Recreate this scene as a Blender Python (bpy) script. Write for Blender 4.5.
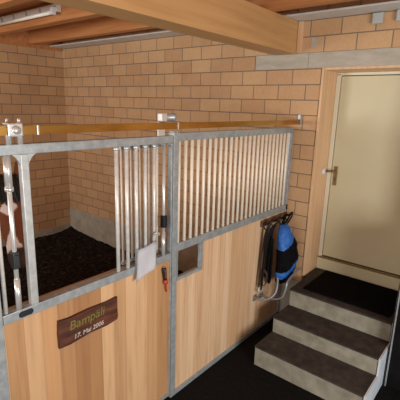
import bpy, bmesh, math, random
from mathutils import Vector, Matrix
random.seed(7)
for o in list(bpy.data.objects): bpy.data.objects.remove(o)
SC = bpy.context.scene
COL = SC.collection

# ------------------------------------------------------------------ camera, world, light, exposure
cam = bpy.data.cameras.new('camera'); co = bpy.data.objects.new('camera', cam); COL.objects.link(co)
cam.sensor_width = 36; cam.lens = 35.385; cam.clip_start = .02
Rv = Vector((.76996989, .63738832, .02955082)); Uv = Vector((-.17127841, .16185055, .97183749)); Fv = Vector((-.61465505, .75335285, -.23379188))
m = Matrix((Rv, Uv, -Fv)).transposed().to_4x4(); m.translation = (0, 0, 2.3074)
co.matrix_world = m; SC.camera = co
w = bpy.data.worlds.new('sky'); SC.world = w; w.use_nodes = True
w.node_tree.nodes['Background'].inputs[0].default_value = (.75, .85, 1, 1); w.node_tree.nodes['Background'].inputs[1].default_value = .6

def area(name, loc, rot, sx, sy, power, col):
    l = bpy.data.lights.new(name, 'AREA'); l.shape = 'RECTANGLE'; l.size = sx; l.size_y = sy; l.energy = power; l.color = col
    o = bpy.data.objects.new(name, l); COL.objects.link(o); o.location = loc; o.rotation_euler = rot; return o
R90 = math.pi / 2
# daylight through the stable doorway behind the camera (points +y) and the window in the right wall (points -x)
area('daylight_doorway', (-.4, -2.72, 1.95), (R90, 0, 0), 2.6, 1.3, 60, (1, .96, .88))
area('daylight_window', (2.12, .9, 1.35), (0, R90, 0), 1.4, 1.9, 134, (1, .972, .92))
area('daylight_stall_window', (-4.3, -2.72, 2.2), (R90, 0, 0), 1.6, .9, 118, (1, .97, .92))
SC.view_settings.view_transform = 'Standard'; SC.view_settings.look = 'None'
SC.view_settings.exposure = 0.0; SC.view_settings.gamma = 1

# ------------------------------------------------------------------ measured layout (metres)
YB, YD, XL, XS = 3.836, 4.169, -6.148, -1.867      # back wall, door plane, left wall, stall front
ZC, ZD = 3.14, 3.34                                # joist undersides, ceiling deck

# ------------------------------------------------------------------ materials
def mat(name, col, rough=.6, metal=0, spec=.5):
    m = bpy.data.materials.new(name); m.use_nodes = True
    b = m.node_tree.nodes['Principled BSDF']
    b.inputs['Base Color'].default_value = (*col, 1); b.inputs['Roughness'].default_value = rough; b.inputs['Metallic'].default_value = metal
    b.inputs['Specular IOR Level'].default_value = spec
    return m
def nodes(m): return m.node_tree.nodes, m.node_tree.links, m.node_tree.nodes['Principled BSDF']
def coord(m, scale=(1, 1, 1), loc=(0, 0, 0), rot=(0, 0, 0)):
    N, L, B = nodes(m); t = N.new('ShaderNodeTexCoord'); mp = N.new('ShaderNodeMapping')
    mp.inputs['Scale'].default_value = scale; mp.inputs['Location'].default_value = loc; mp.inputs['Rotation'].default_value = rot
    L.new(t.outputs['Object'], mp.inputs['Vector']); return mp.outputs[0]
def noise(m, vec, scale, detail=4, rough=.6):
    N, L, B = nodes(m); n = N.new('ShaderNodeTexNoise'); n.inputs['Scale'].default_value = scale; n.inputs['Detail'].default_value = detail
    n.inputs['Roughness'].default_value = rough; L.new(vec, n.inputs['Vector']); return n.outputs['Fac']
def ramp(m, fac, stops):
    N, L, B = nodes(m); r = N.new('ShaderNodeValToRGB'); e = r.color_ramp.elements
    while len(e) < len(stops): e.new(.5)
    for i, (p, c) in enumerate(stops): e[i].position = p; e[i].color = (*c, 1)
    L.new(fac, r.inputs[0]); return r.outputs[0]
def mix(m, fac, a, b, mode='MIX'):
    N, L, B = nodes(m); x = N.new('ShaderNodeMix'); x.data_type = 'RGBA'; x.blend_type = mode
    for v, s in ((fac, 0), (a, 6), (b, 7)):
        if isinstance(v, (int, float)): x.inputs[s].default_value = v
        elif isinstance(v, tuple): x.inputs[s].default_value = (*v, 1)
        else: L.new(v, x.inputs[s])
    return x.outputs[2]
def math_(m, op, a, b=None, c=None):
    N, L, B = nodes(m); x = N.new('ShaderNodeMath'); x.operation = op
    for i, v in enumerate((a, b, c)):
        if v is None: continue
        if isinstance(v, (int, float)): x.inputs[i].default_value = v
        else: L.new(v, x.inputs[i])
    return x.outputs[0]
def bump(m, h, strength=.3, dist=.01):
    N, L, B = nodes(m); x = N.new('ShaderNodeBump'); x.inputs['Strength'].default_value = strength; x.inputs['Distance'].default_value = dist
    L.new(h, x.inputs['Height']); L.new(x.outputs[0], B.inputs['Normal'])
def mottled(name, stops, scale, rough=.7, bs=.2, metal=0, stretch=(1, 1, 1), spec=.5):
    m = mat(name, (.5, .5, .5), rough, metal, spec); N, L, B = nodes(m)
    f = noise(m, coord(m, stretch), scale); L.new(ramp(m, f, stops), B.inputs['Base Color'])
    if bs: bump(m, f, bs, .004)
    return m

def brick_mat(name, axis, tone):
    m = mat(name, (.5, .3, .2), .85, 0, .2); N, L, B = nodes(m)
    t = N.new('ShaderNodeTexCoord'); s = N.new('ShaderNodeSeparateXYZ'); L.new(t.outputs['Object'], s.inputs[0])
    c = N.new('ShaderNodeCombineXYZ')
    L.new(math_(m, 'ADD', s.outputs[axis], 9.15 - .025), c.inputs[0]); L.new(math_(m, 'ADD', s.outputs[2], 3 - .1408), c.inputs[1])
    def br(c1, c2, mo):
        b = N.new('ShaderNodeTexBrick'); L.new(c.outputs[0], b.inputs['Vector'])
        for k, v in (('Color1', (*c1, 1)), ('Color2', (*c2, 1)), ('Mortar', (*mo, 1)), ('Scale', 1), ('Mortar Size', .0056), ('Mortar Smooth', .25), ('Bias', 0), ('Brick Width', .305), ('Row Height', .15)):
            b.inputs[k].default_value = v
        return b
    a = br(tone[0], tone[1], tone[2])
    big = noise(m, t.outputs['Object'], 3.2, 5)
    col = mix(m, .55, a.outputs['Color'], ramp(m, big, [(.3, (.86, .82, .78)), (.55, (1, 1, 1)), (.75, (1.08, 1.06, 1.03))]), 'MULTIPLY')
    # fine vertical comb grooves of the clay blocks
    u = math_(m, 'SINE', math_(m, 'MULTIPLY', s.outputs[axis], 2 * math.pi / .019))
    col = mix(m, .14, col, ramp(m, math_(m, 'MULTIPLY_ADD', u, .5, .5), [(0, (.55, .5, .45)), (1, (1.1, 1.08, 1.05))]), 'MULTIPLY')
    fine = noise(m, t.outputs['Object'], 45, 3)
    col = mix(m, .3, col, ramp(m, fine, [(.3, (.8, .78, .75)), (.7, (1.12, 1.1, 1.1))]), 'MULTIPLY')
    L.new(col, B.inputs['Base Color'])
    h = math_(m, 'ADD', math_(m, 'MULTIPLY', a.outputs['Fac'], -1), math_(m, 'MULTIPLY', fine, .12))
    bump(m, h, .6, .006)
    return m
BT = ((.67, .44, .25), (.58, .36, .20), (.25, .195, .15))
M = {}
M['brick_back'] = brick_mat('brick_back', 0, BT)
M['brick_side'] = brick_mat('brick_side', 1, BT)

def plank_mat(name, axis, wide, cols, off=0, rough=.55, grain_axis=2, seed=0.):
    """boards side by side along `axis`, grain running along `grain_axis`"""
    m = mat(name, cols[0], rough, 0, .35); N, L, B = nodes(m)
    t = N.new('ShaderNodeTexCoord'); s = N.new('ShaderNodeSeparateXYZ'); L.new(t.outputs['Object'], s.inputs[0])
    p = math_(m, 'DIVIDE', math_(m, 'ADD', s.outputs[axis], 20 + off), wide)
    idx = math_(m, 'FLOOR', p); fr = math_(m, 'FRACT', p)
    wn = N.new('ShaderNodeTexWhiteNoise'); wn.noise_dimensions = '1D'; L.new(math_(m, 'ADD', idx, seed), wn.inputs['W'])
    base = ramp(m, wn.outputs['Value'], [(i / (len(cols) - 1), c) for i, c in enumerate(cols)])
    sc = [22, 22, 22]; sc[grain_axis] = 1.1
    mp = N.new('ShaderNodeMapping'); mp.inputs['Scale'].default_value = sc; L.new(t.outputs['Object'], mp.inputs['Vector'])
    ofs = N.new('ShaderNodeCombineXYZ'); L.new(math_(m, 'MULTIPLY', idx, 3.7), ofs.inputs[grain_axis]); L.new(ofs.outputs[0], mp.inputs['Location'])
    g = noise(m, mp.outputs[0], 1, 5, .65)
    col = mix(m, .75, base, ramp(m, g, [(.28, (.66, .56, .46)), (.5, (.98, .96, .93)), (.72, (1.12, 1.1, 1.06))]), 'MULTIPLY')
    groove = math_(m, 'LESS_THAN', math_(m, 'ABSOLUTE', math_(m, 'SUBTRACT', fr, .5)), .5 - .0025 / wide)
    col = mix(m, groove, mix(m, .28, col, (.30, .19, .12), 'MIX'), col)
    L.new(col, B.inputs['Base Color']); bump(m, math_(m, 'ADD', groove, math_(m, 'MULTIPLY', g, .15)), .4, .004)
    return m
PC = [(.50, .28, .13), (.63, .40, .21), (.30, .14, .055), (.66, .44, .25), (.36, .18, .075), (.56, .33, .165)]
M['gate_wood'] = plank_mat('gate_wood', 1, .098, PC, 0, seed=3.)
M['panel_wood'] = plank_mat('panel_wood', 1, .098, [(.64, .43, .26), (.71, .51, .33), (.59, .375, .215), (.74, .55, .37), (.62, .40, .235)], .03, seed=11.)
M['deck_wood'] = plank_mat('deck_wood', 1, .14, [(.52, .21, .07), (.58, .25, .085), (.46, .18, .06)], 0, .6, 0)
M['glulam'] = mottled('glulam', [(.3, (.48, .27, .105)), (.5, (.57, .33, .14)), (.72, (.62, .375, .17))], 1, .5, .1, 0, (16, .8, 16))
M['joist_wood'] = mottled('joist_wood', [(.3, (.44, .17, .055)), (.5, (.54, .23, .08)), (.72, (.61, .29, .115))], 1, .55, .1, 0, (1.2, 20, 20))
M['casing_wood'] = mottled('casing_wood', [(.3, (.66, .42, .235)), (.55, (.76, .51, .30)), (.75, (.80, .57, .36))], 1, .5, .1, 0, (25, 25, 1.5))
M['ledge_wood'] = mottled('ledge_wood', [(.3, (.26, .16, .10)), (.7, (.42, .29, .18))], 1, .6, .1, 0, (25, 1.5, 25))
M['galv'] = mottled('galvanised_steel', [(.3, (.29, .335, .36)), (.5, (.36, .405, .43)), (.7, (.45, .49, .515))], 26, .38, .05, .35)
M['galv_bar'] = mottled('galvanised_bar', [(.3, (.60, .61, .60)), (.7, (.76, .76, .73))], 30, .38, .03, .2)
M['grille_bar'] = mottled('grille_bar', [(.3, (.80, .72, .59)), (.7, (.90, .83, .70))], 30, .45, .03, .05)
M['zinc_light'] = mat('zinc_light', (.66, .68, .68), .3, .5)
M['brass'] = mottled('yellow_zinc', [(.3, (.38, .20, .045)), (.7, (.58, .34, .09))], 14, .25, .03, .85, (1, .3, 1))
M['galv_mid'] = mottled('galvanised_upright', [(.3, (.38, .41, .42)), (.7, (.52, .55, .56))], 24, .4, .04, .3)
M['ledge_grey'] = mottled('ledge_grey', [(.3, (.60, .62, .62)), (.7, (.70, .71, .70))], 6, .5, .03)
M['concrete'] = mottled('concrete', [(.3, (.34, .305, .245)), (.55, (.46, .42, .35)), (.75, (.55, .51, .44))], 5, .85, .25, 0, spec=.2)
M['lintel'] = mottled('lintel_concrete', [(.3, (.42, .385, .32)), (.55, (.50, .46, .39)), (.75, (.58, .54, .46))], 9, .85, .2, 0, (.6, 1, 2), .2)
M['riser'] = mottled('riser_concrete', [(.25, (.20, .19, .145)), (.5, (.29, .285, .235)), (.75, (.37, .37, .31))], 9, .85, .3, 0, spec=.2)
M['tread'] = mottled('tread_board', [(.3, (.030, .026, .024)), (.55, (.055, .046, .042)), (.75, (.08, .068, .062))], 12, .75, .25, 0, spec=.25)
M['stair_side'] = mottled('stair_side_paint', [(.3, (.52, .62, .72)), (.7, (.68, .76, .84))], 10, .5, .1)
M['rubber_floor'] = mottled('black_floor', [(.3, (.004, .004, .0045)), (.6, (.007, .007, .0075)), (.78, (.015, .015, .015))], 30, .8, .3, 0, spec=.12)
M['mat'] = mottled('doormat', [(.3, (.002, .002, .003)), (.7, (.006, .006, .007))], 200, .95, .6, 0, spec=.05)
M['cabinet'] = mottled('cabinet_black', [(.3, (.004, .004, .005)), (.7, (.008, .008, .009))], 8, .6, .05, 0, spec=.1)
M['door'] = mottled('door_paint', [(.3, (.60, .56, .37)), (.7, (.65, .61, .42))], 2.5, .45, .02)
M['door_frame'] = mat('door_frame_paint', (.74, .70, .55), .4)
M['seam'] = mat('door_gap', (.12, .10, .06), .8)
M['bronze'] = mat('bronze_handle', (.30, .21, .10), .35, .7)
M['white_plastic'] = mat('white_plastic', (.78, .77, .78), .4)
M['grey_plastic'] = mat('grey_plastic', (.48, .50, .49), .5)
M['black_plastic'] = mat('black_plastic', (.008, .01, .016), .45)
M['paper'] = mottled('paper', [(.3, (.84, .87, .97)), (.7, (.90, .93, 1.0))], 6, .7, 0)
M['sign_wood'] = mottled('sign_wood', [(.3, (.03, .010, .006)), (.5, (.085, .026, .014)), (.72, (.16, .055, .028))], 1, .5, .3, 0, (30, 5, 30))
M['paint_green'] = mat('green_paint', (.17, .15, .025), .6)
M['paint_white'] = mat('white_paint', (.50, .45, .40), .5)
M['red'] = mat('red_plastic', (.42, .045, .025), .4)
M['leather'] = mottled('leather', [(.3, (.035, .018, .012)), (.7, (.10, .05, .032))], 20, .5, .1)
M['black_leather'] = mat('black_leather', (.01, .009, .009), .5)
M['rack_wood'] = mottled('rack_wood', [(.3, (.09, .035, .02)), (.7, (.19, .085, .045))], 10, .5, .1)
M['bag_blue'] = mottled('blue_nylon', [(.3, (.012, .085, .38)), (.7, (.03, .18, .62))], 14, .55, .4)
M['bag_black'] = mottled('black_nylon', [(.3, (.002, .002, .003)), (.7, (.007, .007, .009))], 20, .9, .4, spec=.1)
M['tube'] = mat('grey_tube', (.30, .31, .33), .35, .5)
M['lamp_tube'] = mat('lamp_tube', (.92, .88, .82), .25)
M['lamp_house'] = mat('lamp_housing', (.66, .61, .54), .45)
M['glass'] = mat('glass', (.9, .95, 1), .05)
M['plaster'] = mat('plaster', (.46, .41, .34), .9)
M['bedding'] = mottled('peat_bedding', [(.3, (.007, .005, .005)), (.5, (.015, .011, .010)), (.62, (.035, .027, .022)), (.74, (.13, .10, .08))], 22, .95, .8, 0, spec=.1)
M['mane'] = mottled('black_hair', [(.3, (.004, .004, .004)), (.7, (.012, .010, .009))], 1, .6, .5, 0, (60, 60, 6))

# ------------------------------------------------------------------ mesh helpers
def box(bm, x0, x1, y0, y1, z0, z1, bev=0):
    r = bmesh.ops.create_cube(bm, size=1); vs = r['verts']
    for v in vs: v.co = Vector(((x0 + x1) / 2 + v.co.x * (x1 - x0), (y0 + y1) / 2 + v.co.y * (y1 - y0), (z0 + z1) / 2 + v.co.z * (z1 - z0)))
    if bev:
        es = list({e for v in vs for e in v.link_edges}); bmesh.ops.bevel(bm, geom=es, offset=bev, segments=2, affect='EDGES', profile=.6)
def tube(bm, pts, r, seg=12, cap=True):
    """swept tube along points; r a number or a list"""
    P = [Vector(p) for p in pts]; n = len(P); rs = r if isinstance(r, (list, tuple)) else [r] * n
    rings = []; up = None
    for i, p in enumerate(P):
        d = (P[min(i + 1, n - 1)] - P[max(i - 1, 0)]).normalized()
        if up is None:
            up = Vector((0, 0, 1)) if abs(d.z) < .9 else Vector((1, 0, 0))
        a = d.cross(up).normalized(); b = a.cross(d).normalized(); up = b
        rings.append([bm.verts.new(p + a * (rs[i] * math.cos(t)) + b * (rs[i] * math.sin(t))) for t in [2 * math.pi * k / seg for k in range(seg)]])
    for A, Bq in zip(rings, rings[1:]):
        for k in range(seg): bm.faces.new((A[k], A[(k + 1) % seg], Bq[(k + 1) % seg], Bq[k]))
    if cap: bm.faces.new(rings[0][::-1]); bm.faces.new(rings[-1])
def arc(pts, n=6):
    """smooth a polyline with Catmull-Rom"""
    P = [Vector(p) for p in pts]; out = []
    for i in range(len(P) - 1):
        a, b, c, d = P[max(i - 1, 0)], P[i], P[i + 1], P[min(i + 2, len(P) - 1)]
        for k in range(n):
            t = k / n; out.append(.5 * ((2 * b) + (c - a) * t + (2 * a - 5 * b + 4 * c - d) * t * t + (3 * b - 3 * c + d - a) * t ** 3))
    out.append(P[-1]); return out
def prism(bm, poly, axis, a, b):
    """poly in the two other axes, extruded along axis from a to b"""
    def V(p, s):
        q = list(p); q.insert(axis, s); return bm.verts.new(q)
    A = [V(p, a) for p in poly]; Bq = [V(p, b) for p in poly]; n = len(poly)
    bm.faces.new(A); bm.faces.new(Bq[::-1])
    for k in range(n): bm.faces.new((A[k], Bq[k], Bq[(k + 1) % n], A[(k + 1) % n]))
def strap(bm, pts, wdt, thk, side=(0, 1, 0)):
    """flat band along points"""
    P = [Vector(p) for p in pts]; s = Vector(side); prev = None
    for i, p in enumerate(P):
        d = (P[min(i + 1, len(P) - 1)] - P[max(i - 1, 0)]).normalized(); a = (s - d * s.dot(d)).normalized(); b = d.cross(a)
        r = [bm.verts.new(p + a * wdt / 2 * u + b * thk / 2 * v) for u, v in ((1, 1), (-1, 1), (-1, -1), (1, -1))]
        if prev:
            for k in range(4): bm.faces.new((prev[k], prev[(k + 1) % 4], r[(k + 1) % 4], r[k]))
        else: bm.faces.new(r[::-1])
        prev = r
    bm.faces.new(prev)
def obj(name, bm, m, parent=None, smooth=False):
    bmesh.ops.recalc_face_normals(bm, faces=bm.faces[:])
    if parent is not None: bmesh.ops.translate(bm, verts=bm.verts[:], vec=-WORLD[parent.name])
    me = bpy.data.meshes.new(name); bm.to_mesh(me); bm.free()
    for k in (m if isinstance(m, list) else [m]): me.materials.append(k)
    if smooth:
        for p in me.polygons: p.use_smooth = True
    o = bpy.data.objects.new(name, me); COL.objects.link(o); o.parent = parent
    WORLD[o.name] = WORLD[parent.name].copy() if parent is not None else Vector((0, 0, 0))
    return o
WORLD = {}
def tag(o, label, cat, group=None, kind=None):
    o['label'] = label; o['category'] = cat
    if group: o['group'] = group
    if kind: o['kind'] = kind
    return o
def thing(name, loc, label, cat, group=None):
    o = bpy.data.objects.new(name, None); COL.objects.link(o); o.location = loc; o.empty_display_size = .1
    WORLD[o.name] = Vector(loc); return tag(o, label, cat, group)
def struct(o): o['kind'] = 'structure'; return o
def bx(name, m, x0, x1, y0, y1, z0, z1, parent=None, bev=0):
    bm = bmesh.new(); box(bm, x0, x1, y0, y1, z0, z1, bev); return obj(name, bm, m, parent)
def tb(name, m, pts, r, parent=None, seg=12):
    bm = bmesh.new(); tube(bm, pts, r, seg); return obj(name, bm, m, parent, True)

# ------------------------------------------------------------------ the setting
X1, Y0 = 2.15, -2.75                                # right wall, wall behind the camera
struct(bx('floor', M['rubber_floor'], XL - .2, X1 + .2, Y0 - .2, YD + .3, -.12, 0))
bm = bmesh.new(); box(bm, XL - .2, X1 + .2, Y0 - .2, YD + .3, ZD, ZD + .08); struct(obj('ceiling', bm, M['deck_wood']))
RX = -1.645                                         # left jamb of the doorway
HX = -.62                                           # right jamb
bm = bmesh.new()
box(bm, XL - .2, RX, YB, YD + .3, -.05, ZD); box(bm, RX, HX, YB, YD + .3, 2.70, ZD); box(bm, HX, X1 + .2, YB, YD + .3, -.05, ZD)
box(bm, RX, HX, YD + .06, YD + .3, -.05, 2.70)
struct(obj('wall_back', bm, M['brick_back']))
bm = bmesh.new(); box(bm, XL - .2, XL, Y0 - .2, YB, -.05, ZD); struct(obj('wall_left', bm, M['brick_side']))
bm = bmesh.new()                                    # right wall with a window hole y -.1..1.9, z .6..2.1
box(bm, X1, X1 + .2, Y0 - .2, -.1, -.05, ZD); box(bm, X1, X1 + .2, 1.9, YB, -.05, ZD); box(bm, X1, X1 + .2, -.1, 1.9, -.05, .6); box(bm, X1, X1 + .2, -.1, 1.9, 2.1, ZD)
struct(obj('wall_right', bm, M['brick_side']))
bm = bmesh.new()                                    # wall behind the camera: doorway x -1.8..1, stall window x -5.1..-3.5
box(bm, XL - .2, -5.15, Y0 - .2, Y0, -.05, ZD); box(bm, -5.15, -3.45, Y0 - .2, Y0, -.05, 1.7); box(bm, -5.15, -3.45, Y0 - .2, Y0, 2.7, ZD)
box(bm, -3.45, -1.75, Y0 - .2, Y0, -.05, ZD); box(bm, -1.75, .95, Y0 - .2, Y0, 2.65, ZD); box(bm, .95, X1, Y0 - .2, Y0, -.05, ZD)
struct(obj('wall_front', bm, M['brick_back']))
bm = bmesh.new(); box(bm, X1 + .02, X1 + .07, -.1, 1.9, .6, .66); box(bm, X1 + .02, X1 + .07, -.1, 1.9, 2.04, 2.1)
for y in (-.1, .87, 1.84): box(bm, X1 + .02, X1 + .07, y, y + .06, .66, 2.04)
struct(obj('window_1', bm, M['casing_wood']))
# concrete plinth courses
struct(bx('baseboard_back', M['concrete'], XL, -1.60, YB - .012, YB + .01, -.02, .454))
struct(bx('baseboard_left', M['concrete'], XL - .01, XL + .012, Y0, YB - .012, -.02, .150))
# lintel over the door and mortar patch
bm = bmesh.new(); box(bm, -2.405, -1.802, YB - .004, YB + .02, 2.698, 2.842, .002); box(bm, -1.798, X1, YB - .004, YB + .02, 2.698, 2.842, .002)
struct(obj('trim_1', bm, M['lintel']))
struct(bx('trim_2', M['lintel'], -1.785, -1.725, YB - .003, YB + .02, 2.895, 2.985))
# grey sheet metal ledge along the head of the back wall
struct(bx('trim_3', M['ledge_grey'], XL + .05, X1 - .02, 3.58, YB - .004, ZC + .002, ZC + .018, bev=.003))
# wooden plate on the left wall
struct(bx('trim_5', M['joist_wood'], XL, XL + .03, Y0 + .02, YB - .05, 3.10, ZD))
# jamb lining (wood) left, head, right
bm = bmesh.new(); box(bm, RX, RX + .022, YB - .012, YD, .533, 2.698, .002); box(bm, RX + .022, HX - .022, YB, YD, 2.676, 2.698, .002); box(bm, HX - .022, HX, YB, YD, .533, 2.698, .002)
struct(obj('trim_6', bm, M['casing_wood']))
struct(bx('trim_7', M['casing_wood'], -1.925, -1.875, YB - .03, YB - .002, 2.845, ZC - .004, bev=.003))
# roof beams
g = bx('ceiling_beam', M['glulam'], -2.17, -1.93, Y0 + .01, YB - .003, 2.835, ZC - .001, bev=.006)
tag(g, 'thick glued laminated wooden beam running above the stall front to the brick wall', 'beam')
def joist(y, label): return tag(bx('ceiling_joist', M['joist_wood'], XL + .035, X1 - .02, y, y + .11, ZC, ZD - .001, bev=.004), label, 'joist', 'roof joists crossing above the big beam')
joist(3.24, 'orange wooden roof joist nearest the brick back wall, in front of the steel channel')
joist(2.52, 'orange wooden roof joist that carries the fluorescent lamp')
joist(1.80, 'orange wooden roof joist nearer the viewer than the fluorescent lamp')


# door
def build_door():
    d = bpy.data.objects.new('door_1', None); COL.objects.link(d); d.location = (-1.1, YD, .535); WORLD[d.name] = Vector(d.location); d['kind'] = 'structure'
    bm = bmesh.new(); x0, x1 = RX + .024, HX - .024
    box(bm, x0, x0 + .044, YD - .012, YD + .05, .675, 2.662, .004); box(bm, x1 - .044, x1, YD - .012, YD + .05, .675, 2.662, .004); box(bm, x0, x1, YD - .012, YD + .05, 2.648, 2.675, .004)
    obj('door_frame', bm, M['door_frame'], d)
    leaf = bx('door_leaf', M['door'], x0 + .050, x1 - .050, YD - .004, YD + .04, .695, 2.640, d, .004)
    bx('door_seam', M['seam'], x0 + .03, x1 - .03, YD + .02, YD + .045, .66, 2.655, d)
    bx('threshold', M['door'], x0, x1, YD - .035, YD + .05, .535, .664, d, .004)
    bx('weather_bar', M['bronze'], x0 + .03, x1 - .03, YD - .020, YD - .002, .668, .684, d, .002)
    h = bx('handle_plate', M['bronze'], -1.545, -1.505, YD - .014, YD - .0045, 1.51, 1.715, leaf, .004)
    tb('door_handle', M['bronze'], arc([(-1.525, YD - .01, 1.662), (-1.525, YD - .05, 1.662), (-1.54, YD - .062, 1.662), (-1.625, YD - .062, 1.658)]), .0105, leaf)
    bx('lock_cylinder', M['seam'], -1.532, -1.518, YD - .018, YD - .012, 1.56, 1.60, leaf, .002)
build_door()
bm = bmesh.new(); tube(bm, [(RX + .0225, 4.055, 1.662), (RX + .036, 4.055, 1.662), (RX + .042, 4.055, 1.662)], [.038, .036, .022], 24)
tag(obj('push_button', bm, M['white_plastic'], None, True), 'round white button on the wooden door jamb beside the door handle', 'switch')

# ------------------------------------------------------------------ steps
st = thing('entrance_steps', (-1.1, 3.1, 0), 'three concrete steps with dark brown treads leading up to the cream door', 'steps')
SX0, SX1 = -1.588, -.615
ST = [(2.803, 3.117, 0, .1957), (3.117, 3.434, .1957, .3542), (3.434, YD - .037, .3542, .5316)]
for y0, y1, z0, z1 in ST:
    yy = YB - .015 if y1 > YB else y1 + .02
    bx('riser', M['riser'], SX0, SX1 - .012, y0 + .004, yy, z0 if z0 == 0 else z0 - .012, z1 - .016, st, .003)
bx('tread', M['tread'], SX0 - .004, SX1 - .006, 2.800, 3.118, .180, .1957, st, .003)
bx('tread', M['tread'], SX0 - .004, SX1 - .006, 3.114, 3.436, .338, .3542, st, .003)
bm = bmesh.new(); box(bm, SX0 - .006, SX1 - .006, 3.430, YB - .014, .514, .5316, .003); box(bm, RX + .025, HX - .025, YB - .02, YD - .037, .514, .5316, .002)
obj('landing', bm, M['tread'], st)
bm = bmesh.new()
prism(bm, [(2.80, .001), (2.80, .198), (3.114, .198), (3.114, .357), (3.430, .357), (3.430, .534), (YB - .014, .534), (YB - .014, .001)], 0, SX1 - .006, SX1 + .008)
obj('side_panel', bm, M['stair_side'], st)['label'] = 'pale blue painted side panel'
# door mat with turned-up bristly edge
bm = bmesh.new(); box(bm, -1.492, -.665, 3.520, 4.115, .5318, .548, .006); dm = tag(obj('doormat', bm, M['mat']), 'black rectangular doormat on the landing below the cream door', 'doormat')
# dark cabinet at the right edge
cb = thing('black_cabinet', (-.3, 3.58, 0), 'tall black cabinet with grey metal corner edge standing right of the steps', 'cabinet')
bx('cabinet_body', M['cabinet'], -.585, .12, 3.325, YB - .015, .001, 1.25, cb, .004)
bm = bmesh.new(); box(bm, -.597, -.5855, 3.313, 3.34, .001, 1.25, .002); box(bm, -.597, -.577, 3.313, 3.3245, .001, 1.25, .002)
obj('corner_edge', bm, M['galv'], cb)['label'] = 'grey metal corner edge'

# ------------------------------------------------------------------ stall front
XI = XS - .04                                        # inner face of the steel frame
# post between gate and fixed panel
po = thing('stall_post', (XS - .02, 2.005, 0), 'narrow grey galvanised post between the stall gate and the fixed grille panel', 'post')
bx('upright', M['galv'], XS - .05, XS + .004, 1.983, 2.034, 0, 2.122, po, .004)
bx('top_plate', M['galv'], XS - .045, XS + .002, 1.987, 2.03, 2.1222, 2.129, po)
# --- gate
gt = thing('stall_gate', (XS - .02, 1.36, .03), 'stall gate with horse viewing gap, wooden boards below and name board', 'gate')
GY0, GY1 = .700, 1.979
Z1, Z2, Z3, Z4 = 1.198, 1.251, 2.0514, 2.1016
bx('top_rail', M['galv'], XI, XS, GY0, GY1, Z3, Z4, gt, .004)
bx('middle_rail', M['galv'], XI, XS, GY0 + .059, GY1 - .014, Z1, Z2, gt, .004)
bx('bottom_rail', M['galv'], XI, XS, GY0 + .059, GY1 - .014, .03, .06, gt, .004)
bx('stile', M['galv'], XI, XS, GY0, GY0 + .057, .03, Z3 - .001, gt, .004)
bx('stile', M['galv'], XI, XS, GY1 - .014, GY1, .03, Z3 - .001, gt, .004)
def gusseted(y0, y1, gus):
    bm = bmesh.new(); box(bm, XI + .002, XS - .002, y0, y1, Z2, Z3, .003)
    if gus:
        for s, yy in ((1, y1), (-1, y0)):
            prism(bm, [(yy, Z3), (yy + s * .040, Z3), (yy + s * .020, Z3 - .016), (yy + s * .006, Z3 - .038), (yy, Z3 - .055)], 0, XI + .012, XS - .006)
    return bm
obj('upright', gusseted(.912, .951, True), M['galv_mid'], gt)
bx('sill_board', M['ledge_wood'], XI - .030, XI - .002, .76, GY1 - .04, Z2 - .032, Z2 + .002, gt, .003)
bx('wood_panel', M['gate_wood'], XI + .006, XS - .008, GY0 + .055, GY1 - .012, .055, Z1 + .002, gt)
def bar(y, m, par, x=XS - .02, r=.0105, z0=Z2, z1=Z3, name='bar'): return tb(name, M[m], [(x, y, z0 - .003), (x, y, z1 + .003)], r, par, 10)
bar(.783, 'galv_bar', gt)
for y in (1.503, 1.582, 1.660, 1.738, 1.818): bar(y, 'galv_bar', gt, r=.0125)
for y in (1.588, 1.668, 1.746, 1.826, 1.900, 1.966): bar(y, 'grille_bar', gt, XS - .075, .009, Z2 + .01, Z3 - .008, 'slid_back_bar')
for z0, z1 in ((Z2 + .006, Z2 + .028), (Z3 - .028, Z3 - .006)): bx('slider_rail', M['galv'], XS - .085, XS - .065, 1.575, 1.978, z0, z1, gt, .002)
for y in (1.503, 1.582, 1.660, 1.738, 1.818): tb('bar_collar', M['zinc_light'], [(XS - .02, y, Z3 - .024), (XS - .02, y, Z3 - .001)], .0155, gt, 12)
def lock_bar(y, par, zc, thick):
    x = XS - .012
    par = tb('locking_rod', M['zinc_light'], [(x, y, Z2), (x, y, Z3)], .0115, par, 12)
    if thick: tb('rod_sleeve', M['zinc_light'], [(x, y, 1.90), (x, y, Z3)], .0175, par, 16); tb('rod_collar', M['zinc_light'], [(x, y, 1.878), (x, y, 1.90)], .0205, par, 16)
    tb('rod_foot', M['zinc_light'], [(x, y, Z2), (x, y, Z2 + .17)], .0142, par, 14)
    bm = bmesh.new(); box(bm, x - .017, x + .020, y - .017, y + .017, zc - .045, zc + .045, .006); box(bm, x + .018, x + .026, y - .012, y + .012, zc - .03, zc + .03, .003)
    obj('grip_clamp', bm, M['black_plastic'], par)['label'] = 'black plastic grip clamp'
lock_bar(.848, gt, 1.525, True); lock_bar(1.903, gt, 1.505, False)
bm = bmesh.new(); tube(bm, arc([(XS - .004, 1.80, 1.43), (XS + .012, 1.81, 1.445), (XS + .014, 1.832, 1.44), (XS + .006, 1.84, 1.42)]), .006, 8)
obj('hook', bm, M['zinc_light'], gt, True)
prism_bm = bmesh.new(); prism(prism_bm, [(.838, 1.214), (.848, 1.207), (.905, 1.207), (.915, 1.216), (.915, 1.232), (.905, 1.240), (.848, 1.240), (.838, 1.232)], 0, XS, XS + .002); o = obj('rail_slot', prism_bm, M['black_plastic'], gt); o['label'] = 'dark oblong slot in the rail'
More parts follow.
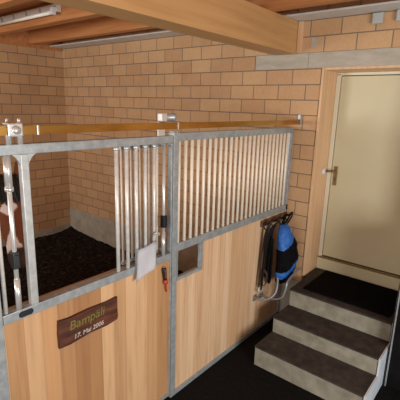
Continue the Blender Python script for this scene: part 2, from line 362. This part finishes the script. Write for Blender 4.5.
# roller carriage riding in front of the top rail
for s in (-.030, .026):
    tb('hanger_bolt', M['zinc_light'], [(XS - .008, .893 + s, Z4 - .001), (XS - .008, .893 + s, 2.205)], .0125, gt, 12)
    tb('hanger_nut', M['zinc_light'], [(XS - .008, .893 + s, 2.2055), (XS - .008, .893 + s, 2.222)], .008, gt, 6)
hp = bx('hanger_plate', M['zinc_light'], XS + .048, XS + .056, .835, .905, 2.143, 2.203, gt, .006)
bx('hanger_arm', M['zinc_light'], XS - .02, XS + .048, .845, .895, 2.194, 2.203, gt, .003)
tb('roller_wheel', M['zinc_light'], [(XS + .0562, .872, 2.172), (XS + .066, .872, 2.172)], .020, hp, 20)
# name board
sg = thing('name_board', (XS, 1.25, 1.02), 'dark brown wooden name board with painted letters on the gate', 'sign')
bm = bmesh.new()
prof = [(1.046, .926), (1.12, .921), (1.25, .936), (1.38, .930), (1.462, .938), (1.469, .960), (1.463, 1.02), (1.466, 1.096), (1.38, 1.090), (1.25, 1.096), (1.12, 1.088), (1.049, 1.100), (1.044, 1.02)]
prism(bm, prof, 0, XS - .0075, XS + .012); bmesh.ops.bevel(bm, geom=[e for e in bm.edges if abs(e.verts[0].co.x - e.verts[1].co.x) < 1e-5], offset=.003, segments=2, affect='EDGES')
bd_ = obj('board', bm, M['sign_wood'], sg)
def text(txt, size, yc, zc, m, par, rot=0, xf=XS + .0125):
    cu = bpy.data.curves.new(txt, 'FONT'); cu.body = txt; cu.size = size; cu.align_x = 'CENTER'; cu.align_y = 'CENTER'; cu.extrude = .0012; cu.offset = .0004; cu.shear = .18
    o = bpy.data.objects.new('t', cu); COL.objects.link(o); dg = bpy.context.evaluated_depsgraph_get(); me = bpy.data.meshes.new_from_object(o.evaluated_get(dg))
    bpy.data.objects.remove(o)
    bm = bmesh.new(); bm.from_mesh(me)
    # letters stand in the YZ plane facing +x: text x -> +y, text y -> +z
    T = Matrix(((0, 0, 1, xf), (1, 0, 0, yc), (0, 1, 0, zc), (0, 0, 0, 1))) @ Matrix.Rotation(rot, 4, 'Z')
    bm.transform(T); return obj('lettering', bm, m, par)
text('Bampäli', .080, 1.235, 1.040, M['paint_green'], bd_, .02)['label'] = 'yellow green painted name lettering'
text('17. Mai 2006', .041, 1.245, .962, M['paint_white'], bd_, .03)['label'] = 'white painted date lettering'
# paper sheet
bm = bmesh.new(); rows = []
for i in range(9):
    t = i / 8; r = []
    for j in range(7):
        s = j / 6
        y = (1.640 + .178 * s) * (1 - t) + (1.600 + .180 * s) * t; z = (1.366 + .02 * s) * (1 - t) + (1.150 + .050 * s) * t
        r.append(bm.verts.new((XS + .012 + .020 * t + .006 * math.sin(s * 5 + t * 2), y, z)))
    rows.append(r)
for A, Bq in zip(rows, rows[1:]):
    for j in range(6): bm.faces.new((A[j], A[j + 1], Bq[j + 1], Bq[j]))
bmesh.ops.solidify(bm, geom=bm.faces[:], thickness=.0008)
tag(obj('paper_sheet', bm, M['paper'], None, True), 'white sheet of paper hanging slanted on the gate bars', 'paper')
# small tool on the gate
tl = thing('hoof_pick', (XS - .005, 1.90, 1.06), 'small black and red handled tool hanging on the gate beside the post', 'tool')
bm = bmesh.new(); tube(bm, [(XS + .008, 1.888, 1.162), (XS + .010, 1.892, 1.15), (XS + .010, 1.898, 1.10), (XS + .010, 1.903, 1.066)], [.013, .017, .015, .012], 12); obj('grip', bm, M['black_plastic'], tl, True)
bm = bmesh.new(); tube(bm, [(XS + .010, 1.903, 1.066), (XS + .010, 1.906, 1.05), (XS + .010, 1.909, 1.034), (XS + .010, 1.910, 1.026)], [.017, .019, .017, .008], 12); obj('collar', bm, M['red'], tl, True)
tb('shaft', M['red'], arc([(XS + .010, 1.910, 1.03), (XS + .009, 1.915, .995), (XS + .006, 1.922, .962)]), .0058, tl, 10)
bm = bmesh.new(); box(bm, XS + .024, XS + .0272, 1.887, 1.892, 1.085, 1.15, .001); obj('grip_stripe', bm, M['red'], tl)
tb('nail', M['galv'], [(XS - .0078, 1.887, 1.166), (XS + .014, 1.887, 1.166)], .003, tl, 8)

# --- fixed panel right of the post
pn = thing('grille_panel', (XS - .02, 2.9, 0), 'fixed stall panel with beige upright bars over wooden boards and feed hatch', 'stall panel')
PY0, PY1 = 2.036, 3.785
T0, T1, B0, B1 = 2.062, 2.118, 1.243, 1.305
bx('top_rail', M['galv'], XI, XS, PY0, PY1, T0, T1, pn, .004)
bx('middle_rail', M['galv'], XI, XS, PY0, PY1, B0, B1, pn, .004)
bx('stile', M['galv'], XI, XS, PY1 - .04, PY1, .03, T0, pn, .004)
bx('bottom_rail', M['galv'], XI, XS + .003, PY0, PY1 - .042, 0, .045, pn, .004)
nb = 24
for i in range(nb): bar(2.062 + i * (3.700 - 2.062) / (nb - 1), 'grille_bar', pn, XS - .02, .013, B1, T0)
# hatch frame
HY0, HY1, HZ0, HZ1 = PY0 + .002, 2.345, 1.005, B0
bm = bmesh.new(); box(bm, XI + .012, XS + .002, HY1 - .030, HY1, HZ0 - .0, HZ1, .003); box(bm, XI + .012, XS + .002, HY0, HY1 - .030, HZ0, HZ0 + .026, .003); box(bm, XI, XS + .002, HY0, HY0 + .010, HZ0 + .026, HZ1, .003)
obj('hatch_frame', bm, M['galv'], pn)
bm = bmesh.new(); box(bm, XI + .006, XS - .008, HY1, PY1 - .042, .04, B0 + .002); box(bm, XI + .006, XS - .008, PY0, HY1, .04, HZ0 + .001)
obj('wood_panel', bm, M['panel_wood'], pn)

# --- fixed panel left of the gate (only its edge reaches the picture)
lf = thing('grille_panel', (XS - .02, -.2, 0), 'grey framed stall panel at the left picture edge beside the gate', 'stall panel')
bx('top_rail', M['galv'], XI, XS, -1.1, .695, Z3, Z4, lf, .004)
bx('middle_rail', M['galv'], XI, XS, -1.1, .695, Z1, Z2, lf, .004)
bx('stile', M['galv'], XI, XS, .648, .695, 0, Z3 - .001, lf, .004)
bx('stile', M['galv'], XI, XS, -1.15, -1.1, 0, Z4, lf, .004)
bx('bottom_rail', M['galv'], XI, XS, -1.1, .648, 0, .05, lf, .004)
bx('wood_panel', M['panel_wood'], XI + .006, XS - .008, -1.1, .65, .045, Z1 + .002, lf)
for i in range(20): bar(-1.03 + i * .082, 'grille_bar', lf)

# --- sliding track
tr = thing('sliding_track', (XS + .02, 1.4, 2.146), 'long yellow brass coloured sliding track above the stall front', 'rail')
def channel(y0, y1):
    bm = bmesh.new(); x0, x1, z0, z1, t = XS + .012, XS + .046, 2.149, 2.191, .003
    prism(bm, [(x0, z0), (x0 + .012, z0), (x0 + .012, z0 + t), (x0 + t, z0 + t), (x0 + t, z1 - t), (x1 - t, z1 - t), (x1 - t, z0 + t), (x1 - .012, z0 + t), (x1 - .012, z0), (x1, z0), (x1, z1), (x0, z1)], 1, y0, y1); return bm
obj('rail', channel(-1.4, 1.975), M['brass'], tr); obj('rail', channel(1.982, YB - .012), M['brass'], tr)
bx('rail_end', M['galv'], XS + .010, XS + .048, YB - .018, YB - .002, 2.145, 2.195, tr, .004)
for y in (.984, 1.979): bx('rail_joint', M['zinc_light'], XS + .008, XS + .0475, y - .005, y + .005, 2.146, 2.193, tr, .002)
# bracket standing on the post and carrying the rail
bx('bracket_plate', M['zinc_light'], XS - .012, XS - .004, 1.838, 1.902, Z4 + .002, 2.195, tr, .002)
bx('bracket_box', M['zinc_light'], XS - .024, XS + .020, 1.846, 1.900, 2.1955, 2.252, tr, .008)
tb('bracket_tube', M['galv'], [(XS, 1.9005, 2.226), (XS, 1.958, 2.226), (XS, 1.962, 2.226), (XS, 1.982, 2.226)], [.021, .021, .026, .026], tr, 16)
bx('wall_bracket', M['galv'], XS + .012, XS + .045, YB - .016, YB - .001, 2.196, 2.248, tr, .003)

# ------------------------------------------------------------------ stall bedding (uncountable)
bm = bmesh.new(); nx, ny = 150, 190
from mathutils import noise as NZ
def bz(x, y):
    v = Vector((x, y, 0)); h = .012 + .05 * NZ.noise(v * 1.3) + .028 * NZ.noise(v * 5) + .014 * NZ.noise(v * 14) + .006 * NZ.noise(v * 33)
    e = min(y - Y0, YB - y, 9); return h + .02 + .05 * math.exp(-((x - XL) ** 2 + (y - YB) ** 2) / .05)
g_ = [[bm.verts.new((XL + .013 + (XI - .07 - XL) * i / nx, -1.6 + (YB - .013 + 1.6) * (j / ny), 0)) for j in range(ny + 1)] for i in range(nx + 1)]
for r in g_:
    for v in r: v.co.z = bz(v.co.x, v.co.y)
for i in range(nx):
    for j in range(ny): bm.faces.new((g_[i][j], g_[i + 1][j], g_[i + 1][j + 1], g_[i][j + 1]))
rnd = random.Random(3)
def clod(T, s):
    v = [bm.verts.new(T @ Vector((a * s / 2, b * s / 2, c * s / 2))) for a in (-1, 1) for b in (-1, 1) for c in (-1, 1)]
    for q in ((0, 1, 3, 2), (4, 6, 7, 5), (0, 4, 5, 1), (2, 3, 7, 6), (0, 2, 6, 4), (1, 5, 7, 3)): bm.faces.new([v[i] for i in q])
for k in range(2600):                                # clods and chips lying in it
    x = rnd.uniform(XL + .1, XI - .12); y = rnd.uniform(.2, YB - .08); z = bz(x, y); s = rnd.uniform(.006, .022)
    T = Matrix.Translation((x, y, z + s * .2)) @ Matrix.Rotation(rnd.uniform(0, 3), 4, 'Z') @ Matrix.Rotation(rnd.uniform(0, 1), 4, 'X') @ Matrix.Diagonal((rnd.uniform(.6, 2.2), 1, .6, 1))
    clod(T, s)
tag(obj('peat_bedding', bm, M['bedding']), 'loose dark brown peat bedding covering the stall floor', 'bedding', kind='stuff')

# ------------------------------------------------------------------ horse
def loft(bm, secs, seg=20):
    """secs: (centre, halfwidth, halfheight, side vector, up vector)"""
    rings = []
    for c, a, b, s, u in secs:
        c, s, u = Vector(c), Vector(s).normalized(), Vector(u).normalized()
        rings.append([bm.verts.new(c + s * a * math.cos(t) + u * b * math.sin(t)) for t in [2 * math.pi * k / seg for k in range(seg)]])
    for A, Bq in zip(rings, rings[1:]):
        for k in range(seg): bm.faces.new((A[k], A[(k + 1) % seg], Bq[(k + 1) % seg], Bq[k]))
    bm.faces.new(rings[0][::-1]); bm.faces.new(rings[-1])
def horse():
    hd = Vector((.92, -.40, 0)).normalized(); sd = Vector((-hd.y, hd.x, 0))      # head direction in plan, its side
    bd = Vector((.93, .36, 0)).normalized(); sb = Vector((-bd.y, bd.x, 0))       # body points from rump to chest
    Z = Vector((0, 0, 1)); bm = bmesh.new()
    ch = Vector((-3.12, .55, 1.18)); L = 1.35
    # trunk
    T = []
    for t, a, b, dz in ((1.0, .10, .16, .10), (.94, .19, .27, .03), (.82, .25, .34, .0), (.65, .28, .35, -.02), (.45, .31, .34, -.03), (.28, .31, .33, .02), (.14, .29, .33, .06), (.03, .20, .26, .06), (-.02, .08, .13, .06)):
        T.append((ch - bd * L * (1 - t) + Z * dz, a, b, sb, Z))
    loft(bm, T)
    # neck
    poll = Vector((-2.50, 1.112, 1.79)); n0 = ch + Vector((-.12, 0, .10)); mid = (n0 + poll) / 2 + Vector((-.02, .02, .05))
    N = []
    for p, a, b in ((n0, .15, .30), (n0.lerp(mid, .5), .12, .25), (mid, .095, .20), (mid.lerp(poll, .5), .08, .145), (poll + Vector((.02, 0, -.03)), .075, .10)):
        d = (poll - n0).normalized(); s = Vector((-d.y, d.x, 0)).normalized(); N.append((p, a, b, s, s.cross(d) * -1))
    loft(bm, N)
    # head: from poll down to muzzle, face plane leaning towards the bars
    mz = Vector((-2.115, .985, 1.40)); ax = (mz - poll).normalized(); up = sd.cross(ax).normalized()
    if up.z < 0: up = -up
    Lh = (mz - poll).length; H = []
    for t, a, b, off in ((-.06, .05, .06, -.02), (.02, .085, .10, -.02), (.12, .100, .125, -.025), (.24, .102, .135, -.035), (.34, .100, .130, -.038), (.46, .086, .115, -.034), (.60, .072, .092, -.026), (.74, .060, .075, -.018), (.86, .060, .064, -.012), (.94, .064, .058, -.012), (1.0, .056, .048, -.015), (1.035, .030, .025, -.02)):
        H.append((poll + ax * Lh * t + up * off, a, b, sd, up))
    loft(bm, H)
    # legs
    def leg(x, front):
        p = Vector(x)
        if front: S = [(0, 0, .95, .10), (0, 0, .75, .075), (.01, 0, .58, .05), (.015, 0, .48, .047), (.01, 0, .42, .034), (.01, 0, .22, .029), (.02, 0, .15, .036), (.04, 0, .09, .032), (.05, 0, .055, .05), (.055, 0, .02, .058)]
        else: S = [(0, 0, 1.05, .16), (.08, 0, .82, .12), (.06, 0, .68, .075), (-.06, 0, .52, .052), (-.09, 0, .46, .046), (-.06, 0, .38, .036), (-.05, 0, .2, .031), (-.04, 0, .14, .037), (-.02, 0, .085, .033), (-.01, 0, .055, .05), (0, 0, .02, .058)]
        loft(bm, [(Vector((p.x, p.y, 0)) + bd * s[0] + Z * (s[2] + .03), s[3] * .8, s[3], sb, bd) for s in S], 14)
    for s in (-.13, .13):
        leg(ch - bd * .18 + sb * s, True); leg(ch - bd * 1.14 + sb * s * 1.1, False)
    # ears
    for s in (-1, 1):
        b0 = poll + sd * s * .062 + ax * .02 + up * .05
        e1 = b0 + Z * .10 + sd * s * .018 + hd * .012; e2 = b0 + Z * .175 + sd * s * .012 + hd * .02
        loft(bm, [(b0 - Z * .04, .03, .022, sd, hd), (b0 + Z * .02, .028, .018, sd, hd), (e1, .031, .014, sd, hd), ((e1 + e2) / 2, .019, .010, sd, hd), (e2, .004, .004, sd, hd)], 12)
    # cheek and brow
    for s in (-1, 1):
        for t, o_, r_ in ((.30, .055, .030), (.93, .032, .022)):
            q = poll + ax * Lh * t + sd * s * (.076 if t < .5 else .036) + up * (o_ if t < .5 else .02)
            r = bmesh.ops.create_uvsphere(bm, u_segments=12, v_segments=8, radius=r_); bmesh.ops.translate(bm, verts=r['verts'], vec=q)
    root_loc = Vector((-3.6, .35, .03))
    me = bpy.data.meshes.new('body'); bmesh.ops.recalc_face_normals(bm, faces=bm.faces[:]); bm.to_mesh(me); bm.free()
    tmp = bpy.data.objects.new('tmp', me); COL.objects.link(tmp)
    md = tmp.modifiers.new('r', 'REMESH'); md.mode = 'VOXEL'; md.voxel_size = .0115; md.use_smooth_shade = True
    sm = tmp.modifiers.new('s', 'SMOOTH'); sm.factor = .5; sm.iterations = 5
    me2 = bpy.data.meshes.new_from_object(tmp.evaluated_get(bpy.context.evaluated_depsgraph_get())); bpy.data.objects.remove(tmp)
    # coat: bay with white star, stripe and snip, dark lower legs
    ca = me2.color_attributes.new('coat', 'FLOAT_COLOR', 'POINT')
    bay = Vector((.125, .038, .015)); dark = Vector((.02, .013, .010)); white = Vector((.55, .47, .43)); pink = Vector((.40, .24, .22))
    for i, v in enumerate(me2.vertices):
        p = v.co; c = bay.copy(); q = p - poll; t = q.dot(ax) / Lh; s = q.dot(sd); f = q.dot(up)
        c *= 1 + .15 * NZ.noise(p * 7)
        onhead = -.1 < t < 1.15 and abs(s) < .16 and f > -.2 and (p.x > -2.62)
        if onhead:
            if f > -.02:
                if abs(t - .405) / .10 + abs(s) / .050 < 1: c = white
                wd = .004 + .050 * max(0, (t - .68) / .18)
                if .66 < t < .87 and abs(s) < wd + .006 * NZ.noise(p * 25): c = white.lerp(pink, max(0, (t - .8) / .25))
            if t > .85: c = c.lerp(dark, min(1, (t - .85) / .04) * .85)
            
        elif p.z < .55: c = bay.lerp(dark, min(1, (.55 - p.z) / .15))
        ca.data[i].color = (*c, 1)
    m = mat('horse_coat', (.2, .07, .03), .75, 0, .12); Nn, Ll, Bb = nodes(m); at = Nn.new('ShaderNodeAttribute'); at.attribute_name = 'coat'; Ll.new(at.outputs['Color'], Bb.inputs['Base Color'])
    me2.materials.clear(); me2.materials.append(m)
    hs = thing('horse', root_loc, 'brown bay horse with black forelock and white blaze looking through the gate bars', 'horse')
    me2.transform(Matrix.Translation(-root_loc)); b = bpy.data.objects.new('body', me2); COL.objects.link(b); b.parent = hs; WORLD['body'] = root_loc.copy()
    for p in me2.polygons: p.use_smooth = True
    # eyes, nostrils
    for s in (-1, 1):
        q = poll + ax * Lh * .30 + sd * s * .090 + up * .052
        bm = bmesh.new(); r = bmesh.ops.create_uvsphere(bm, u_segments=16, v_segments=10, radius=.021); bmesh.ops.translate(bm, verts=r['verts'], vec=q); obj('eye', bm, M['black_plastic'], hs, True)
        q = poll + ax * Lh * .95 + sd * s * .040 + up * .035
        bm = bmesh.new(); r = bmesh.ops.create_uvsphere(bm, u_segments=12, v_segments=8, radius=.013); bmesh.ops.transform(bm, matrix=Matrix.Translation(q) @ Matrix.Diagonal((.8, .8, 1.3, 1)), verts=r['verts']); obj('nostril', bm, M['mane'], hs, True)
    # forelock, mane, tail: bundles of hair strands
    bm = bmesh.new(); rn = random.Random(5)
    for k in range(260):
        s = rn.uniform(-1, 1); b0 = poll + sd * s * .060 + up * (.085 + rn.uniform(-.01, .012)) + ax * (.03 + rn.uniform(-.03, .03))
        ln = rn.uniform(.12, .175) * (1 - .1 * abs(s)); sp = s * .9 + rn.uniform(-.3, .3)
        p1 = b0 + ax * ln * .5 + sd * sp * .030 + up * .018; p2 = b0 + ax * ln + sd * sp * .050 + up * .004
        tube(bm, arc([b0 - ax * .02 - up * .035, b0, p1, p2], 3), [.004, .0055, .0065, .007, .0075, .0075, .007, .006, .004, .002], 5)
    obj('forelock', bm, M['mane'], hs, True)
    bm = bmesh.new(); d = (poll - n0).normalized(); s_ = Vector((-d.y, d.x, 0)).normalized(); un = s_.cross(d) * -1
    if un.z < 0: un = -un
    for k in range(330):
        t = rn.uniform(0, .86); c = n0.lerp(poll, t) + Vector((0, 0, .05)) * math.sin(t * math.pi); hh = .30 * (1 - t) + .09 * t
        b0 = c + un * (hh - .01) + s_ * rn.uniform(-.015, .015); sgn = -1
        ln = rn.uniform(.16, .26)
        tube(bm, arc([b0 - un * .02, b0 + un * .015 + s_ * sgn * .02, b0 + s_ * sgn * (.09) - Z * ln * .5, b0 + s_ * sgn * .115 - Z * ln], 2), [.005, .006, .007, .007, .006, .005, .002], 4)
    obj('mane', bm, M['mane'], hs, True)
    bm = bmesh.new(); tr_ = ch - bd * (L + .0) + Z * .22
    for k in range(120):
        j = Vector((rn.uniform(-.03, .03), rn.uniform(-.03, .03), 0)); e = rn.uniform(.6, .85)
        tube(bm, arc([tr_ + bd * .06, tr_ - bd * .07 + j * .5, tr_ - bd * .12 - Z * .3 + j, tr_ - bd * .10 - Z * e + j * 1.6], 3), [.006] * 9 + [.002], 4)
    obj('tail', bm, M['mane'], hs, True)
horse()

# ------------------------------------------------------------------ tack on the panel near the steps
rk = thing('peg_rack', (XS, 3.5, 1.19), 'dark brown wooden rack with four pegs on the stall panel near the steps', 'rack')
bb = bx('backboard', M['rack_wood'], XS - .0078, XS + .016, 3.24, 3.76, 1.165, 1.225, rk, .005)
for y in (3.27, 3.42, 3.57, 3.72):
    bm = bmesh.new(); tube(bm, arc([(XS + .012, y, 1.20), (XS + .06, y, 1.205), (XS + .085, y, 1.235)], 4), [.014] * 4 + [.012] * 4 + [.016], 10)
    tube(bm, arc([(XS + .012, y, 1.185), (XS + .03, y, 1.15), (XS + .055, y, 1.135), (XS + .07, y, 1.16)], 4), .007, 8)
    obj('peg', bm, M['black_leather'], bb, True)
# leather bridle
br = thing('leather_bridle', (XS + .03, 3.28, .52), 'brown leather bridle with metal bit hanging from the leftmost peg', 'bridle')
for y0, y1, x, zb, wd, mm in ((3.262, 3.225, .030, .54, .028, 'leather'), (3.270, 3.262, .042, .50, .030, 'black_leather'), (3.280, 3.300, .030, .52, .028, 'leather')):
    bm = bmesh.new(); strap(bm, arc([(XS + .100, y0, 1.236), (XS + .090, y0, 1.20), (XS + x + .02, y0 - .004, 1.12), (XS + x, (y0 + y1) / 2, .85), (XS + x, y1, zb)], 6), wd, .005); obj('strap', bm, M[mm], br)
bm = bmesh.new(); tube(bm, arc([(XS + .045, 3.215, .55), (XS + .052, 3.195, .52), (XS + .055, 3.24, .49), (XS + .050, 3.29, .52)], 5), .008, 8); obj('bit', bm, M['zinc_light'], br, True)
bm = bmesh.new(); strap(bm, arc([(XS + .050, 3.27, .72), (XS + .065, 3.315, .66), (XS + .065, 3.31, .57), (XS + .05, 3.27, .54)], 6), .03, .005); obj('noseband', bm, M['leather'], br)
# black headcollar with lead rope
hc = thing('black_headcollar', (XS + .05, 3.37, .55), 'black headcollar with lead rope bunched between bridle and blue bag', 'headcollar')
for k in range(4):
    y = 3.345 + .020 * k; bm = bmesh.new()
    strap(bm, arc([(XS + .100, 3.408 + .008 * k, 1.236), (XS + .092, 3.40 + .008 * k, 1.20), (XS + .05, y, 1.12), (XS + .028 + .004 * k, y, .88), (XS + .028 + .004 * k, y - .004, .62 - .02 * k)], 6), .030, .006); obj('strap', bm, M['black_leather'], hc)
bm = bmesh.new(); tube(bm, arc([(XS + .055, 3.385, 1.05), (XS + .062, 3.345, .85), (XS + .060, 3.35, .60), (XS + .062, 3.395, .56), (XS + .062, 3.395, .80), (XS + .06, 3.39, 1.02)], 6), .011, 8); obj('lead_rope', bm, M['bag_black'], hc, True)
# blue and black bag
bg = thing('nylon_bag', (XS + .12, 3.58, .52), 'bright blue and black nylon bag hanging on the two right pegs', 'bag')
def bag_sec(t):
    K = [(0, 3.555, .055, .028, 1.150), (.08, 3.555, .085, .045, 1.12), (.2, 3.560, .115, .060, 1.05), (.35, 3.575, .140, .076, .95), (.5, 3.590, .165, .086, .85), (.65, 3.592, .168, .088, .75), (.8, 3.590, .155, .080, .65), (.93, 3.595, .130, .062, .55), (1, 3.60, .090, .04, .52)]
    for a, b in zip(K, K[1:]):
        if a[0] <= t <= b[0]:
            f = (t - a[0]) / (b[0] - a[0]); return [p + (q - p) * f for p, q in zip(a, b)]
bm = bmesh.new(); NR, NS = 60, 48; R_ = []
for i in range(NR + 1):
    t, cy, hw, hd_, z = bag_sec(i / NR); r = []
    for k in range(NS):
        a = 2 * math.pi * k / NS; ca_, sa_ = math.cos(a), math.sin(a); e = .8
        px = math.copysign(abs(ca_) ** e, ca_); py = math.copysign(abs(sa_) ** e, sa_)
        p = Vector((XS + .066 + hd_ + px * hd_ * .95, cy - .03 + py * hw, z)); w_ = .020 * NZ.noise(p * 8) + .010 * NZ.noise(p * 22)
        if px < 0: w_ *= .3
        p.x += px * w_; p.y += py * w_; r.append(bm.verts.new(p))
    R_.append(r)
bm.faces.new(R_[0]); bm.faces.new(R_[-1][::-1])
for i in range(NR):
    for k in range(NS):
        f = bm.faces.new((R_[i][k], R_[i][(k + 1) % NS], R_[i + 1][(k + 1) % NS], R_[i + 1][k])); c = f.calc_center_median()
        d = c.z + (3.55 - c.y) * .45
        f.material_index = 1 if (.735 < d < .985) or (.535 < d < .655) else 0
bag_ = obj('bag_body', bm, [M['bag_blue'], M['bag_black']], bg, True)
for y in (3.57, 3.72):
    bm = bmesh.new(); strap(bm, arc([(XS + .094, 3.555 + (y - 3.645) * .4, 1.12), (XS + .098, y - .02, 1.20), (XS + .090, y, 1.242), (XS + .080, y - .004, 1.22), (XS + .084, 3.55 + (y - 3.645) * .4, 1.14)], 5), .024, .004); obj('strap', bm, M['bag_black'], bg)
# bent grey tube holders below
def holder(label, pts, y0, z):
    h = thing('saddle_holder', (XS, y0, z), label, 'saddle holder')
    bx('mount_plate', M['tube'], XS - .0078, XS + .006, y0 - .03, y0 + .03, z - .03, z + .03, h, .002)
    tb('bent_tube', M['tube'], arc([(XS + p[0], p[1], p[2]) for p in pts], 7), .0115, h)
holder('grey bent metal tube holder reaching out left of the blue bag', [(.004, 3.22, .415), (.06, 3.225, .41), (.13, 3.27, .43), (.175, 3.32, .49), (.178, 3.345, .58), (.172, 3.35, .65)], 3.22, .415)
holder('grey bent metal tube holder passing in front of the blue bag', [(.004, 3.34, .40), (.12, 3.34, .40), (.225, 3.36, .44), (.253, 3.38, .53), (.254, 3.40, .60), (.255, 3.47, .635), (.255, 3.61, .665), (.250, 3.68, .67)], 3.34, .40)

# ------------------------------------------------------------------ lamp, boxes
lp = thing('fluorescent_lamp', (-4.6, 2.47, 3.24), 'unlit fluorescent strip lamp fixed on a roof joist above the stall', 'lamp')
bx('housing', M['lamp_house'], -5.50, -4.02, 2.465, 2.518, 3.222, 3.300, lp, .006)
tb('tube', M['lamp_tube'], [(-5.46, 2.440, 3.212), (-4.08, 2.440, 3.212)], .019, lp, 16)
for x in (-5.47, -4.06): bx('tube_holder', M['white_plastic'], x - .022, x + .022, 2.418, 2.464, 3.188, 3.262, lp, .004)
for x in (-5.25, -4.95, -4.65, -4.35): bx('clip', M['galv'], x - .012, x + .012, 2.458, 2.468, 3.215, 3.30, lp, .002)
for x, z0, lb in ((-1.180, 3.045, 'small grey junction box on the bricks above the door, left one of the pair'), (-.985, 3.050, 'small grey junction box above the door at the right picture edge')):
    j = thing('junction_box', (x, YB, z0), lb, 'junction box', 'junction boxes above the door')
    jb = bx('box', M['grey_plastic'], x - .045, x + .045, YB - .035, YB - .001, z0, z0 + .090, j, .005)
    bx('lid', M['grey_plastic'], x - .038, x + .038, YB - .041, YB - .0355, z0 + .006, z0 + .084, jb, .002)
